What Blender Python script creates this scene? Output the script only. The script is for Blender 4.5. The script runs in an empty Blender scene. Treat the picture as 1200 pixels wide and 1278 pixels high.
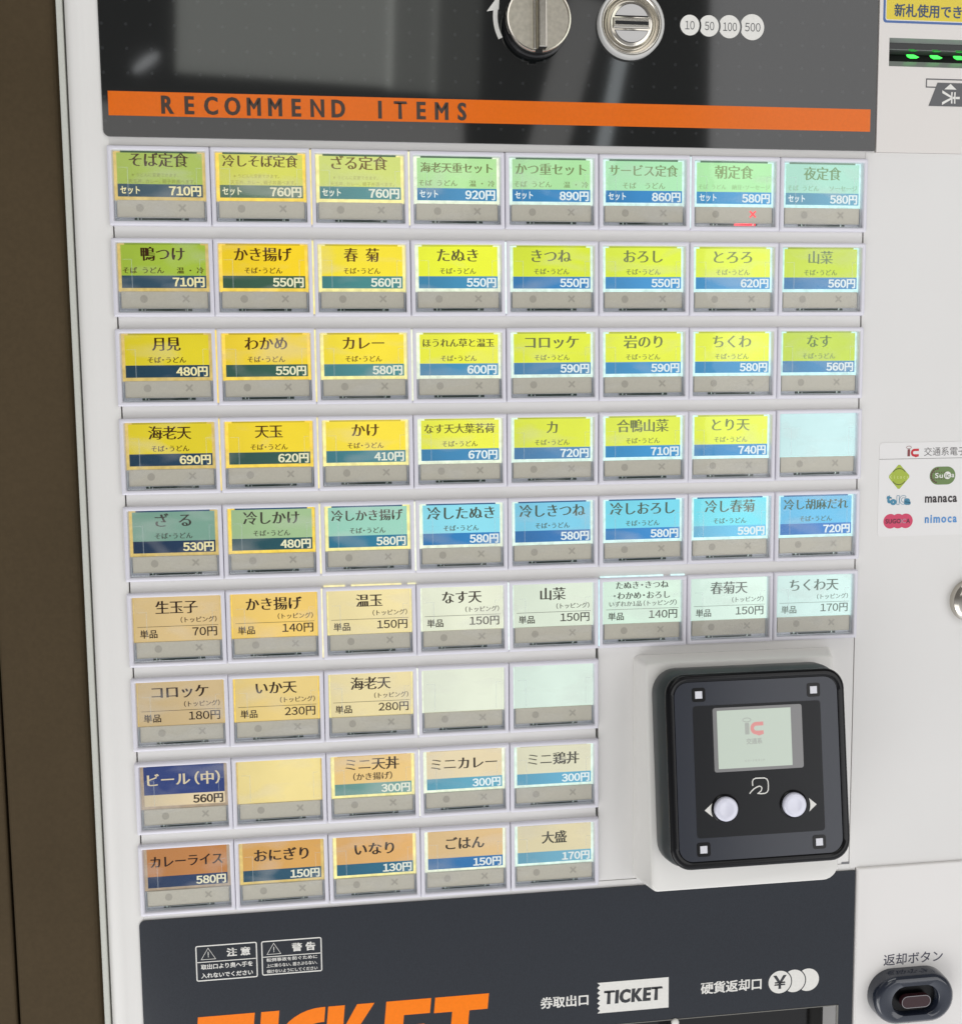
import bpy, bmesh, math, random
from mathutils import Matrix, Vector
from collections import defaultdict

random.seed(7)
S = bpy.context.scene
COL = S.collection
MM = 0.001

# ------------------------------------------------------------------ camera
CAM = (0.0951325, -0.5304253, -0.1132512)
YAW, PITCH, ROLL, FPX = -0.1344468, 1.4667506, -0.0109662, 1394.89
ROT = Matrix.Rotation(YAW, 3, 'Z') @ Matrix.Rotation(PITCH, 3, 'X') @ Matrix.Rotation(ROLL, 3, 'Z')
cd = bpy.data.cameras.new('camera')
cam = bpy.data.objects.new('camera', cd)
COL.objects.link(cam)
cam.matrix_world = Matrix.Translation(CAM) @ ROT.to_4x4()
cd.sensor_fit = 'HORIZONTAL'
cd.sensor_width = 36
cd.lens = FPX / 1200 * 36
cd.clip_start = 0.02
cd.clip_end = 60
S.camera = cam

# ------------------------------------------------------------------ world: soft shade under a roof
w = bpy.data.worlds.new('World')
S.world = w
w.use_nodes = True
nt = w.node_tree
bg = nt.nodes['Background']
tc = nt.nodes.new('ShaderNodeTexCoord')
sep = nt.nodes.new('ShaderNodeSeparateXYZ')
rmp = nt.nodes.new('ShaderNodeValToRGB')
mr = nt.nodes.new('ShaderNodeMapRange')
mr.inputs['From Min'].default_value = -1
nt.links.new(tc.outputs['Generated'], sep.inputs[0])
nt.links.new(sep.outputs['Z'], mr.inputs['Value'])
nt.links.new(mr.outputs[0], rmp.inputs[0])
rmp.color_ramp.elements[0].position = 0.12
rmp.color_ramp.elements[0].color = (1.0, 1.02, 1.07, 1)
rmp.color_ramp.elements[1].position = 0.55
rmp.color_ramp.elements[1].color = (0.185, 0.18, 0.175, 1)
nt.links.new(rmp.outputs[0], bg.inputs['Color'])
bg.inputs['Strength'].default_value = 1.0


def lamp(name, x0, x1, z0, z1, y, radiance, col=(1, 1, 1), tilt=0, shape='RECTANGLE'):
    """upright rectangular soft light facing the machine"""
    l = bpy.data.lights.new(name, 'AREA')
    l.shape = shape
    l.size = x1 - x0
    l.size_y = z1 - z0
    l.energy = radiance * math.pi * (x1 - x0) * (z1 - z0)
    l.color = col
    o = bpy.data.objects.new(name, l)
    COL.objects.link(o)
    o.location = ((x0 + x1) / 2, y, (z0 + z1) / 2)
    o.rotation_euler = (math.radians(90), math.radians(tilt), 0)      # faces the machine
    return o


lamp('daylight_side', 0.80, 2.5, -0.95, 0.9, -1.5, 1.72, (1.0, 0.995, 1.0))
lamp('daylight_opening', -0.13, 0.24, 0.435, 1.3, -1.5, 1.6, (0.97, 1.0, 0.93), 2.5)
lamp('daylight_opening_edge', 0.23, 0.32, 0.425, 1.3, -1.52, 0.9, (0.97, 1.0, 0.93), 2.5)
lamp('daylight_opening_end', 0.31, 0.40, 0.42, 1.3, -1.54, 0.45, (0.97, 1.0, 0.93), 2.5)
lamp('daylight_low', -0.30, 0.345, 0.18, 0.385, -1.5, 1.25, (1.0, 0.98, 0.96), 1.2)
lamp('header_reflection_lamp', 0.49, 0.56, 0.24, 0.60, -1.5, 1.1, (1.0, 0.99, 0.97), 16)  # added lamp, shaped to put a grey reflection in the header
lamp('header_streak_lamp', 0.60, 0.625, 0.26, 0.52, -1.5, 2.6, (0.9, 0.97, 1.0), 12)  # narrow lamp put in for the bright streak reflected in the header
lamp('floor_bounce', -1.5, 0.15, -1.6, -0.93, -0.7, 2.1, (1.0, 0.995, 0.985))
roof = lamp('roof_light', -0.5, 0.9, -0.35, 0.35, -0.9, 2.3, (0.99, 0.995, 1.0))
roof.location = (0.2, -0.9, 1.75)
roof.rotation_euler = (math.radians(28), 0, 0)
lamp('platform_tube', -0.225, -0.170, 0.450, 0.466, -1.5, 2.4, (0.95, 0.98, 1.0), -36, 'ELLIPSE')
lamp('daylight_left', -3.2, -0.17, -2.8, -1.12, -1.5, 1.5, (1.0, 0.99, 0.98), -14)

S.view_settings.view_transform = 'Standard'
S.view_settings.look = 'None'
S.view_settings.exposure = 0
S.view_settings.gamma = 1
S.cycles.transparent_max_bounces = 12
S.cycles.max_bounces = 8


# ------------------------------------------------------------------ helpers
def at(px, py, y=0.0):
    """point (x, z) in mm of the upright plane at depth y (m) seen at a pixel of the 1200 px wide photo"""
    d = ROT @ Vector(((px - 600) / FPX, -(py - 639) / FPX, -1))
    t = (y - CAM[1]) / d.y
    return (CAM[0] + d.x * t) * 1000, (CAM[2] + d.z * t) * 1000


def lin(c):
    out = []
    for v in c:
        v = v / 255
        out.append(v / 12.92 if v <= 0.04045 else ((v + 0.055) / 1.055) ** 2.4)
    return out


MATS = {}


def mat(name, rgb=(200, 200, 200), rough=0.4, metal=0.0, emit=None, es=1.0, coat=0.0, spec=0.5, grain=0.0, gscale=900, bump=0.0, bscale=300, dirt=0.0):
    if name in MATS:
        return MATS[name]
    m = bpy.data.materials.new(name)
    m.use_nodes = True
    n = m.node_tree
    p = n.nodes['Principled BSDF']
    c = lin(rgb)
    p.inputs['Base Color'].default_value = (*c, 1)
    p.inputs['Roughness'].default_value = rough
    p.inputs['Metallic'].default_value = metal
    p.inputs['Coat Weight'].default_value = coat
    p.inputs['Coat Roughness'].default_value = 0.06
    p.inputs['Specular IOR Level'].default_value = spec
    if emit:
        p.inputs['Emission Color'].default_value = (*lin(emit), 1)
        p.inputs['Emission Strength'].default_value = es
    if grain or bump or dirt:
        t = n.nodes.new('ShaderNodeTexCoord')
    if grain or dirt:
        prev = None
        for amt, sc, det in ((grain, gscale, 2), (dirt, 14, 6)):
            if not amt:
                continue
            tx = n.nodes.new('ShaderNodeTexNoise')
            tx.inputs['Scale'].default_value = sc
            tx.inputs['Detail'].default_value = det
            n.links.new(t.outputs['Object'], tx.inputs['Vector'])
            r = n.nodes.new('ShaderNodeMapRange')
            r.inputs['From Min'].default_value = 0.3
            r.inputs['From Max'].default_value = 0.7
            r.inputs['To Min'].default_value = 1 - amt
            r.inputs['To Max'].default_value = 1 + amt
            n.links.new(tx.outputs['Fac'], r.inputs['Value'])
            mx = n.nodes.new('ShaderNodeVectorMath')
            mx.operation = 'SCALE'
            if prev is None:
                mx.inputs[0].default_value = c
            else:
                n.links.new(prev, mx.inputs[0])
            n.links.new(r.outputs[0], mx.inputs['Scale'])
            prev = mx.outputs[0]
        n.links.new(prev, p.inputs['Base Color'])
    if bump:
        tx = n.nodes.new('ShaderNodeTexNoise')
        tx.inputs['Scale'].default_value = bscale
        tx.inputs['Detail'].default_value = 3
        n.links.new(t.outputs['Object'], tx.inputs['Vector'])
        b = n.nodes.new('ShaderNodeBump')
        b.inputs['Strength'].default_value = bump
        b.inputs['Distance'].default_value = 0.0004
        n.links.new(tx.outputs['Fac'], b.inputs['Height'])
        n.links.new(b.outputs[0], p.inputs['Normal'])
    MATS[name] = m
    return m


def glow_mat(name, base=0.25, strength=0.8, rough=0.5, vary=0.05, scale=60, spec=0.3, grad=0.0):
    """backlit print: colour comes from the object's own colour"""
    m = bpy.data.materials.new(name)
    m.use_nodes = True
    n = m.node_tree
    p = n.nodes['Principled BSDF']
    oi = n.nodes.new('ShaderNodeObjectInfo')
    t = n.nodes.new('ShaderNodeTexCoord')
    tx = n.nodes.new('ShaderNodeTexNoise')
    tx.inputs['Scale'].default_value = scale
    tx.inputs['Detail'].default_value = 2
    n.links.new(t.outputs['Object'], tx.inputs['Vector'])
    add = n.nodes.new('ShaderNodeVectorMath')
    add.operation = 'ADD'
    n.links.new(t.outputs['Object'], add.inputs[0])
    n.links.new(oi.outputs['Random'], add.inputs[1])
    n.links.new(add.outputs[0], tx.inputs['Vector'])
    r = n.nodes.new('ShaderNodeMapRange')
    r.inputs['From Min'].default_value = 0.3
    r.inputs['From Max'].default_value = 0.7
    r.inputs['To Min'].default_value = 1 - vary
    r.inputs['To Max'].default_value = 1 + vary
    n.links.new(tx.outputs['Fac'], r.inputs['Value'])
    mx = n.nodes.new('ShaderNodeVectorMath')
    mx.operation = 'SCALE'
    n.links.new(oi.outputs['Color'], mx.inputs[0])
    fac = r.outputs[0]
    if grad:      # backlight falloff put into the glow colour: dimmer towards the left
        sp = n.nodes.new('ShaderNodeSeparateXYZ')
        n.links.new(t.outputs['Object'], sp.inputs[0])
        g1 = n.nodes.new('ShaderNodeMapRange')
        g1.interpolation_type = 'SMOOTHSTEP'
        g1.inputs['From Min'].default_value = 0.003
        g1.inputs['From Max'].default_value = 0.028
        g1.inputs['To Min'].default_value = 1 - grad
        g1.inputs['To Max'].default_value = 1.02
        n.links.new(sp.outputs['X'], g1.inputs['Value'])
        m1 = n.nodes.new('ShaderNodeMath')
        m1.operation = 'MULTIPLY'
        n.links.new(fac, m1.inputs[0])
        n.links.new(g1.outputs[0], m1.inputs[1])
        fac = m1.outputs[0]
    n.links.new(fac, mx.inputs['Scale'])
    n.links.new(mx.outputs[0], p.inputs['Emission Color'])
    p.inputs['Emission Strength'].default_value = strength
    b = n.nodes.new('ShaderNodeVectorMath')
    b.operation = 'SCALE'
    b.inputs['Scale'].default_value = base
    n.links.new(oi.outputs['Color'], b.inputs[0])
    n.links.new(b.outputs[0], p.inputs['Base Color'])
    p.inputs['Roughness'].default_value = rough
    p.inputs['Specular IOR Level'].default_value = spec
    MATS[name] = m
    return m


def clear_mat(name, ior=1.45, rough=0.03, tint=(0.97, 0.98, 0.98), bump=0.15):
    m = bpy.data.materials.new(name)
    m.use_nodes = True
    n = m.node_tree
    n.nodes.remove(n.nodes['Principled BSDF'])
    out = n.nodes['Material Output']
    tr = n.nodes.new('ShaderNodeBsdfTransparent')
    tr.inputs[0].default_value = (*tint, 1)
    g = n.nodes.new('ShaderNodeBsdfGlossy')
    g.inputs['Roughness'].default_value = rough
    f = n.nodes.new('ShaderNodeFresnel')
    f.inputs['IOR'].default_value = ior
    mx = n.nodes.new('ShaderNodeMixShader')
    t = n.nodes.new('ShaderNodeTexCoord')
    oi = n.nodes.new('ShaderNodeObjectInfo')
    add = n.nodes.new('ShaderNodeVectorMath')
    n.links.new(t.outputs['Object'], add.inputs[0])
    n.links.new(oi.outputs['Random'], add.inputs[1])
    tx = n.nodes.new('ShaderNodeTexNoise')
    tx.inputs['Scale'].default_value = 45
    n.links.new(add.outputs[0], tx.inputs['Vector'])
    b = n.nodes.new('ShaderNodeBump')
    b.inputs['Strength'].default_value = bump
    b.inputs['Distance'].default_value = 0.001
    n.links.new(tx.outputs['Fac'], b.inputs['Height'])
    n.links.new(b.outputs[0], g.inputs['Normal'])
    ge = n.nodes.new('ShaderNodeNewGeometry')      # reflect on the outer faces only
    inv = n.nodes.new('ShaderNodeMath')
    inv.operation = 'SUBTRACT'
    inv.inputs[0].default_value = 1
    n.links.new(ge.outputs['Backfacing'], inv.inputs[1])
    mu = n.nodes.new('ShaderNodeMath')
    mu.operation = 'MULTIPLY'
    n.links.new(f.outputs[0], mu.inputs[0])
    n.links.new(inv.outputs[0], mu.inputs[1])
    n.links.new(mu.outputs[0], mx.inputs[0])
    n.links.new(tr.outputs[0], mx.inputs[1])
    n.links.new(g.outputs[0], mx.inputs[2])
    # finger smears: a faint milky film in patches
    mp = n.nodes.new('ShaderNodeMapping')
    mp.inputs['Scale'].default_value = (45, 45, 110)
    mp.inputs['Rotation'].default_value = (0, 0.5, 0)
    n.links.new(add.outputs[0], mp.inputs[0])
    sm = n.nodes.new('ShaderNodeTexNoise')
    sm.inputs['Scale'].default_value = 1.0
    sm.inputs['Detail'].default_value = 1.5
    sm.inputs['Distortion'].default_value = 0.3
    n.links.new(mp.outputs[0], sm.inputs['Vector'])
    sr = n.nodes.new('ShaderNodeMapRange')
    sr.inputs['From Min'].default_value = 0.52
    sr.inputs['From Max'].default_value = 0.8
    sr.inputs['To Min'].default_value = 0.0
    sr.inputs['To Max'].default_value = 0.16
    n.links.new(sm.outputs['Fac'], sr.inputs['Value'])
    df = n.nodes.new('ShaderNodeBsdfDiffuse')
    df.inputs[0].default_value = (0.75, 0.74, 0.72, 1)
    mx2 = n.nodes.new('ShaderNodeMixShader')
    n.links.new(sr.outputs[0], mx2.inputs[0])
    n.links.new(mx.outputs[0], mx2.inputs[1])
    n.links.new(df.outputs[0], mx2.inputs[2])
    n.links.new(mx2.outputs[0], out.inputs['Surface'])
    MATS[name] = m
    return m


WORLD = {}


def empty(name, loc, parent=None):
    o = bpy.data.objects.new(name, None)
    o.empty_display_size = 0.02
    COL.objects.link(o)
    WORLD[o.name] = Vector(loc)
    if parent:
        o.parent = parent
        o.location = Vector(loc) - WORLD[parent.name]
    else:
        o.location = loc
    return o


def link(name, me, parent=None, loc=(0, 0, 0), color=None):
    """object from a mesh in metres placed at world position loc under parent"""
    o = bpy.data.objects.new(name, me)
    COL.objects.link(o)
    WORLD[o.name] = Vector(loc)
    if parent:
        o.parent = parent
        o.location = Vector(loc) - WORLD[parent.name]
    else:
        o.location = loc
    if color:
        o.color = (*lin(color), 1)
    return o


class B:
    """mesh builder in millimetres: x right, y away from the viewer, z up"""
    def __init__(s):
        s.v, s.f, s.m = [], [], []

    def add(s, v, f, mi=0):
        n = len(s.v)
        s.v += v
        s.f += [tuple(i + n for i in q) for q in f]
        s.m += [mi] * len(f)

    def box(s, x0, x1, y0, y1, z0, z1, b=0.0, mi=0):
        """b: chamfer of the front (y0) edges"""
        if b <= 0:
            v = [(x, y, z) for y in (y0, y1) for z in (z0, z1) for x in (x0, x1)]
            s.add(v, [(0, 1, 3, 2), (4, 6, 7, 5), (0, 4, 5, 1), (2, 3, 7, 6), (0, 2, 6, 4), (1, 5, 7, 3)], mi)
        else:
            L = []
            for k in range(4):
                a = k / 3 * math.pi / 2
                L.append((b * (1 - math.sin(a)), y0 + b * (1 - math.cos(a))))
            loops = []
            for ins, y in [(0, y1)] + [(0 if k == 3 else L[k][0] * 0 + b * (1 - math.sin((3 - k) / 3 * math.pi / 2)) * 0, 0) for k in ()] :
                loops.append(rr(x0, x1, z0, z1, 0, y, 1))
            for k in range(4):
                a = k / 3 * math.pi / 2
                ins = b * (1 - math.cos(a))
                y = y0 + b * (1 - math.sin(a))
                loops.append(rr(x0 + ins, x1 - ins, z0 + ins, z1 - ins, 0, y, 1))
            s.loft(loops, cap0=True, cap1=True, mi=mi)

    def loft(s, loops, cap0=False, cap1=True, mi=0, close=False):
        n = len(loops[0])
        v = [p for l in loops for p in l]
        f = []
        for k in range(len(loops) - 1):
            for i in range(n):
                j = (i + 1) % n
                f.append((k * n + i, k * n + j, (k + 1) * n + j, (k + 1) * n + i))
        if cap0:
            f.append(tuple(range(n))[::-1])
        if cap1:
            f.append(tuple(range((len(loops) - 1) * n, len(loops) * n)))
        s.add(v, f, mi)

    def prism(s, pts, y0, y1, mi=0):
        """flat outline (x, z) with thickness"""
        n = len(pts)
        v = [(x, y0, z) for x, z in pts] + [(x, y1, z) for x, z in pts]
        f = [tuple(range(n)), tuple(range(n, 2 * n))[::-1]] + [(i, i + n, (i + 1) % n + n, (i + 1) % n) for i in range(n)]
        s.add(v, f, mi)

    def sheet(s, pts, y, mi=0):
        s.add([(x, y, z) for x, z in pts], [tuple(range(len(pts)))], mi)

    def stroke(s, pts, wdt, y, mi=0, closed=False):
        """flat line of a given width"""
        n = len(pts)
        L, R = [], []
        for i, p in enumerate(pts):
            a = pts[i - 1] if (i > 0 or closed) else p
            b = pts[(i + 1) % n] if (i < n - 1 or closed) else p
            dx, dz = b[0] - a[0], b[1] - a[1]
            l = math.hypot(dx, dz) or 1
            nx, nz = -dz / l * wdt / 2, dx / l * wdt / 2
            L.append((p[0] + nx, y, p[1] + nz))
            R.append((p[0] - nx, y, p[1] - nz))
        f = [(i, (i + 1) % n, (i + 1) % n + n, i + n) for i in range(n if closed else n - 1)]
        s.add(L + R, f, mi)

    def text(s, t, y, mi=0):
        s.add([(a, y, b) for a, b in t[0]], t[1], mi)

    def mesh(s, name, mats, off=(0, 0, 0), M=None, smooth=False):
        me = bpy.data.meshes.new(name)
        if M is None:
            v = [((x - off[0]) * MM, (y - off[1]) * MM, (z - off[2]) * MM) for x, y, z in s.v]
        else:
            v = [tuple((M @ Vector(p)) * MM) for p in s.v]
        me.from_pydata(v, [], s.f)
        for m_ in (mats if isinstance(mats, (list, tuple)) else [mats]):
            me.materials.append(m_)
        for p_, i in zip(me.polygons, s.m):
            p_.material_index = i
        bm = bmesh.new()
        bm.from_mesh(me)
        closed = all(e.is_manifold for e in bm.edges)
        if closed:
            bmesh.ops.recalc_face_normals(bm, faces=bm.faces)
        if smooth:
            for f in bm.faces:
                f.smooth = True
            for e in bm.edges:
                if len(e.link_faces) == 2 and e.calc_face_angle(0) > math.radians(smooth if smooth > 1 else 35):
                    e.smooth = False
        bm.to_mesh(me)
        bm.free()
        return me


def rr(x0, x1, z0, z1, r, y, seg=6):
    """rounded rectangle loop; r one radius or (bl, br, tr, tl); y number or function of z"""
    rs = (r,) * 4 if not isinstance(r, (tuple, list)) else r
    c = [(x0, z0, 1, 1, 180), (x1, z0, -1, 1, 270), (x1, z1, -1, -1, 0), (x0, z1, 1, -1, 90)]
    out = []
    for (cx, cz, sx, sz, a0), q in zip(c, rs):
        for k in range(seg if seg > 1 else 1):
            a = math.radians(a0 + (90 * k / (seg - 1) if seg > 1 else 45))
            if q <= 0 or seg == 1:
                px, pz = cx, cz
            else:
                px, pz = cx + sx * q + q * math.cos(a), cz + sz * q + q * math.sin(a)
            out.append((px, y(pz) if callable(y) else y, pz))
    return out


def rr2(x0, x1, z0, z1, r, seg=6):
    return [(p[0], p[2]) for p in rr(x0, x1, z0, z1, r, 0, seg)]


def circ(cx, cz, r, n=40, rz=None):
    rz = rz or r
    return [(cx + r * math.cos(2 * math.pi * k / n), cz + rz * math.sin(2 * math.pi * k / n)) for k in range(n)]


def circ3(cx, cz, r, y, n=48):
    return [(a, y, b) for a, b in circ(cx, cz, r, n)]


# ------------------------------------------------------------------ lettering (flat print from the built-in font)
RAW = {}


def raw(ch):
    if ch in RAW:
        return RAW[ch]
    cu = bpy.data.curves.new('letter', 'FONT')
    cu.body = ch
    cu.resolution_u = 3
    cu.fill_mode = 'BOTH'
    o = bpy.data.objects.new('letter', cu)
    me = bpy.data.meshes.new_from_object(o)
    key, mp, W = {}, [], []
    for v in me.vertices:
        k = (round(v.co.x, 5), round(v.co.y, 5))
        if k not in key:
            key[k] = len(W)
            W.append((v.co.x, v.co.y))
        mp.append(key[k])
    F = []
    for p in me.polygons:
        f = [mp[i] for i in p.vertices]
        if len(set(f)) == len(f):
            a = sum(W[f[i]][0] * W[f[(i + 1) % len(f)]][1] - W[f[(i + 1) % len(f)]][0] * W[f[i]][1] for i in range(len(f)))
            F.append(tuple(f) if a > 0 else tuple(f[::-1]))
    bpy.data.objects.remove(o)
    bpy.data.meshes.remove(me)
    RAW[ch] = (W, F)
    return RAW[ch]


OFF = {}


def weight(ch, dx, dy):
    """the letter with upright strokes widened by dx and level strokes by dy (em)"""
    k0 = (ch, dx, dy)
    if k0 in OFF:
        return OFF[k0]
    V, F = raw(ch)
    ed = set()
    for f in F:
        for i in range(len(f)):
            ed.add((f[i], f[(i + 1) % len(f)]))
    C = [[] for _ in V]
    for a, b in ed:
        if (b, a) in ed:
            continue
        ex, ey = V[b][0] - V[a][0], V[b][1] - V[a][1]
        l = math.hypot(ex, ey) or 1
        C[a].append((ey / l, -ex / l))
        C[b].append((ey / l, -ex / l))
    out = []
    for v, c in zip(V, C):
        if not c:
            out.append(v)
            continue
        sx, sy = sum(q[0] for q in c), sum(q[1] for q in c)
        l = math.hypot(sx, sy) or 1
        sx, sy = sx / l, sy / l
        d = max(.5, sx * c[0][0] + sy * c[0][1])
        out.append((v[0] + dx * sx / d, v[1] + dy * sy / d))
    OFF[k0] = (out, F)
    return OFF[k0]


MIN = (0.034, -0.007)
SML = (0.026, 0.0)     # thick uprights, thin levels: the brush-like face of the dish names
BOLD = (0.028, 0.022)
HEAVY = (0.045, 0.03)
REG = (0.0, 0.0)
NARROW = {'・': .55, '（': .6, '）': .6, '　': .55, ' ': .4, '。': .7, '、': .7, '.': .4}
FW = {str(i): chr(0xFF10 + i) for i in range(10)}


def line(sx, style, width, cx, cz, align='c', maxh=None, gap=0.0, digit=.63, hs=None, vc=None, adv=None, shear=0.0, turn=0):
    """outline of a line of text fitted to a width (mm) round cx, cz"""
    V, F, x = [], [], 0.0
    for ch in sx:
        g = FW.get(ch, ch)
        a = 1.0
        ox = 0.0
        if ch in FW:
            a = digit
            ox = -(1 - a) / 2
        elif ch in NARROW:
            a = NARROW[ch]
            ox = -(1 - a) / 2 if ch not in '（ ' else -(1 - a)
            if ch in '。、':
                ox = 0
            if ch == '）':
                ox = 0
        elif ord(ch) < 256:
            v0 = raw(ch)[0]
            a = (max(p[0] for p in v0) + .09) if v0 else .35
        if adv:
            a = adv
        if ch not in ' 　':
            v, f = weight(g, *style)
            if adv and v:
                xs = [p[0] for p in v]
                ox = a / 2 - (max(xs) + min(xs)) / 2
            n = len(V)
            V += [(p[0] + x + ox, p[1]) for p in v]
            F += [tuple(i + n for i in q) for q in f]
        x += a + gap
    x0, x1 = min(p[0] for p in V), max(p[0] for p in V)
    y0, y1 = min(p[1] for p in V), max(p[1] for p in V)
    k = width / (x1 - x0)
    kh = hs if hs else k
    if maxh and (y1 - y0) * kh > maxh:
        kh = maxh / (y1 - y0)
    yc = (y0 + y1) / 2 if vc is None else vc
    ax = {'c': (x0 + x1) / 2, 'l': x0, 'r': x1}[align]
    out = []
    for p in V:
        X, Y = (p[0] - ax) * k, (p[1] - yc) * kh
        X += shear * Y
        if turn:
            X, Y = -Y, X
        out.append((cx + X, cz + Y))
    return out, F


# ------------------------------------------------------------------ materials
M_white = mat('cabinet_white_paint', (226, 224, 220), .42, coat=.15, dirt=.012, bump=.04, bscale=700)
M_white2 = mat('panel_white_paint', (222, 220, 217), .45, dirt=.015, bump=.04, bscale=700)
M_flange = mat('flange_grey_white', (196, 197, 188), .5, grain=.03)
M_frame = mat('pale_grey_white_plastic', (219, 217, 225), .3, coat=.2)
M_black = mat('cavity_black', (8, 8, 9), .6)
M_dark = mat('charcoal_gloss_panel', (20, 22, 22), .05, spec=.78, grain=.12, gscale=1600, bump=.012, bscale=22)
nt_ = M_dark.node_tree
p_ = nt_.nodes['Principled BSDF']
src = p_.inputs['Base Color'].links[0].from_socket
t_ = nt_.nodes.new('ShaderNodeTexCoord')
s_ = nt_.nodes.new('ShaderNodeSeparateXYZ')
nt_.links.new(t_.outputs['Object'], s_.inputs[0])
c_ = nt_.nodes.new('ShaderNodeCombineXYZ')
nt_.links.new(s_.outputs['X'], c_.inputs['X'])
nt_.links.new(s_.outputs['Z'], c_.inputs['Y'])
v_ = nt_.nodes.new('ShaderNodeTexVoronoi')
v_.voronoi_dimensions = '2D'
v_.inputs['Scale'].default_value = 1 / 0.0105
v_.inputs['Randomness'].default_value = 0.0
nt_.links.new(c_.outputs[0], v_.inputs['Vector'])
r_ = nt_.nodes.new('ShaderNodeMapRange')
r_.inputs['From Min'].default_value = 0.05
r_.inputs['From Max'].default_value = 0.085
r_.inputs['To Min'].default_value = 1.0
r_.inputs['To Max'].default_value = 0.0
nt_.links.new(v_.outputs['Distance'], r_.inputs['Value'])
x_ = nt_.nodes.new('ShaderNodeMix')
x_.data_type = 'RGBA'
x_.inputs['B'].default_value = (*lin((40, 42, 43)), 1)
nt_.links.new(r_.outputs[0], x_.inputs['Factor'])
nt_.links.new(src, x_.inputs['A'])
nt_.links.new(x_.outputs['Result'], p_.inputs['Base Color'])
M_low = mat('charcoal_lower_panel', (36, 40, 47), .14, spec=.45, grain=.14, gscale=1600, bump=.03, bscale=30)
M_orange = mat('orange_print', (226, 106, 8), .2, spec=.3, grain=.03)
M_print = mat('white_print', (228, 226, 220), .5, grain=.03)
M_strip = mat('status_strip_grey', (198, 190, 175), .42, grain=.03, dirt=.04)
M_mark = mat('status_print', (174, 166, 153), .5)
M_tray = mat('key_tray_plastic', (214, 216, 226), .25)
M_pcb = mat('circuit_board_green', (28, 52, 44), .35)
M_contact = mat('solder_contact', (190, 205, 195), .3, metal=.6)
M_chrome = mat('chrome', (205, 200, 190), .16, metal=1.0, bump=.05, bscale=200)
M_chrome2 = mat('brushed_metal', (190, 184, 172), .3, metal=1.0, grain=.1, gscale=500)
M_ring = mat('grey_ring_plastic', (205, 204, 200), .35)
M_plate = mat('slot_plate_grey', (196, 194, 192), .5)
M_wall = mat('brown_wall_paint', (75, 63, 45), .8, spec=.15, grain=.05, gscale=500, bump=.12, bscale=500, dirt=.07)
M_card = glow_mat('backlit_card', .22, .86, .45, .05, 40, grad=.09)
M_band = glow_mat('backlit_band', .22, .86, .45, .05, 40, grad=.22)
M_ink = glow_mat('backlit_ink', .3, .72, .6, .0, spec=.08)
M_glow = glow_mat('diffuser_glow', .3, .9, .5, .16, 350)
M_clear = clear_mat('clear_key_cover')
M_edge = mat('tab_edge_highlight', (225, 232, 235), .15, spec=.8)  # pale film for the highlight on the inner tab edges
M_edge2 = mat('lip_edge_highlight', (232, 236, 240), .12, spec=.9)  # stronger pale film for the highlight along the cover's rim
M_edge2.node_tree.nodes['Principled BSDF'].inputs['Alpha'].default_value = .6
M_edge.node_tree.nodes['Principled BSDF'].inputs['Alpha'].default_value = .16

# ------------------------------------------------------------------ wall behind, machine root
b = B()
b.box(-900, 900, 130, 230, -1000, 900)
wl = link('wall', b.mesh('wall', M_wall), None)
wl['kind'] = 'structure'
# the brown side return that stands close to the machine's left edge
b = B()
XC = at(24, 1278, .009)[0]
b.box(XC, -20.6, 9, 129, -1000, 900, 2.6)
b.box(-420, XC - 1.2, 10.5, 129, -1000, 900, 1.6)
br = link('brown_partition', b.mesh('partition', M_wall), None)
br['label'] = 'plain dark brown partition panel beside the white cabinet'
br['category'] = 'partition'

root = empty('ticket_machine', (0.2, 0.06, -0.62))
root['label'] = 'white meal ticket vending machine with rows of backlit menu buttons'
root['category'] = 'ticket machine'


def part(name, bld, m, parent=None, label=None, smooth=False, loc=None, M=None):
    loc = loc or (0, 0, 0)
    me = bld.mesh(name, m, off=(loc[0], loc[1], loc[2]), M=M, smooth=smooth)
    o = link(name, me, parent or root, tuple(c * MM for c in loc))
    if label:
        o['label'] = label
    return o


# ------------------------------------------------------------------ cabinet
b = B()
b.box(-15.5, 470, 21, 128, -600, 145)
part('cabinet_body', b, M_white)
b = B()
b.box(-19.7, -16.9, 4.5, 128, -600, 145, .5)
part('cabinet_side_flange', b, M_flange)
# door edge with its rounded left column
prof = [(-16.3, 20), (-16.3, 7), (-16.0, 4.6), (-15.2, 3.0), (-14.0, 2.0), (-12.4, 1.5), (-9.6, 1.5), (-8.9, 1.6), (-8.2, 1.8), (-7.2, 2.0), (-4.5, 2.3), (1.0, 2.6), (1.0, 20)]
b = B()
n = len(prof)
v = [(x, y, z) for z in (-600, 145) for x, y in prof]
b.add(v, [(i, (i + 1) % n, (i + 1) % n + n, i + n) for i in range(n)] + [tuple(range(n)), tuple(range(n, 2 * n))[::-1]])
part('door_edge', b, M_white, smooth=28)
b = B()
b.box(1.05, 364.1, 2.6, 20, .35, 145)
part('door_top_rail', b, M_white2)
OX0, OX1 = at(764, 1276, .0017)[0] - 2, at(1043.5, 1262, .0017)[0] + .9
OZ1 = at(1043, 1255.5, .0017)[1] + .6
b = B()
b.box(1.05, OX0, 2.6, 20, -600, -359.9)
b.box(OX1, 363.2, 2.6, 20, -600, -359.9)
b.box(OX0, OX1, 2.6, 20, OZ1, -359.9)
part('door_lower_rail', b, M_white2)
b = B()
b.box(1.1, 363, 13, 20.9, -359.8, .3)
part('backing_plate', b, M_black)
b = B()
b.box(225.3, 359.7, 2.7, 12, -359.6, -237.9, .2)
part('reader_mounting_plate', b, M_white2)
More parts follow.
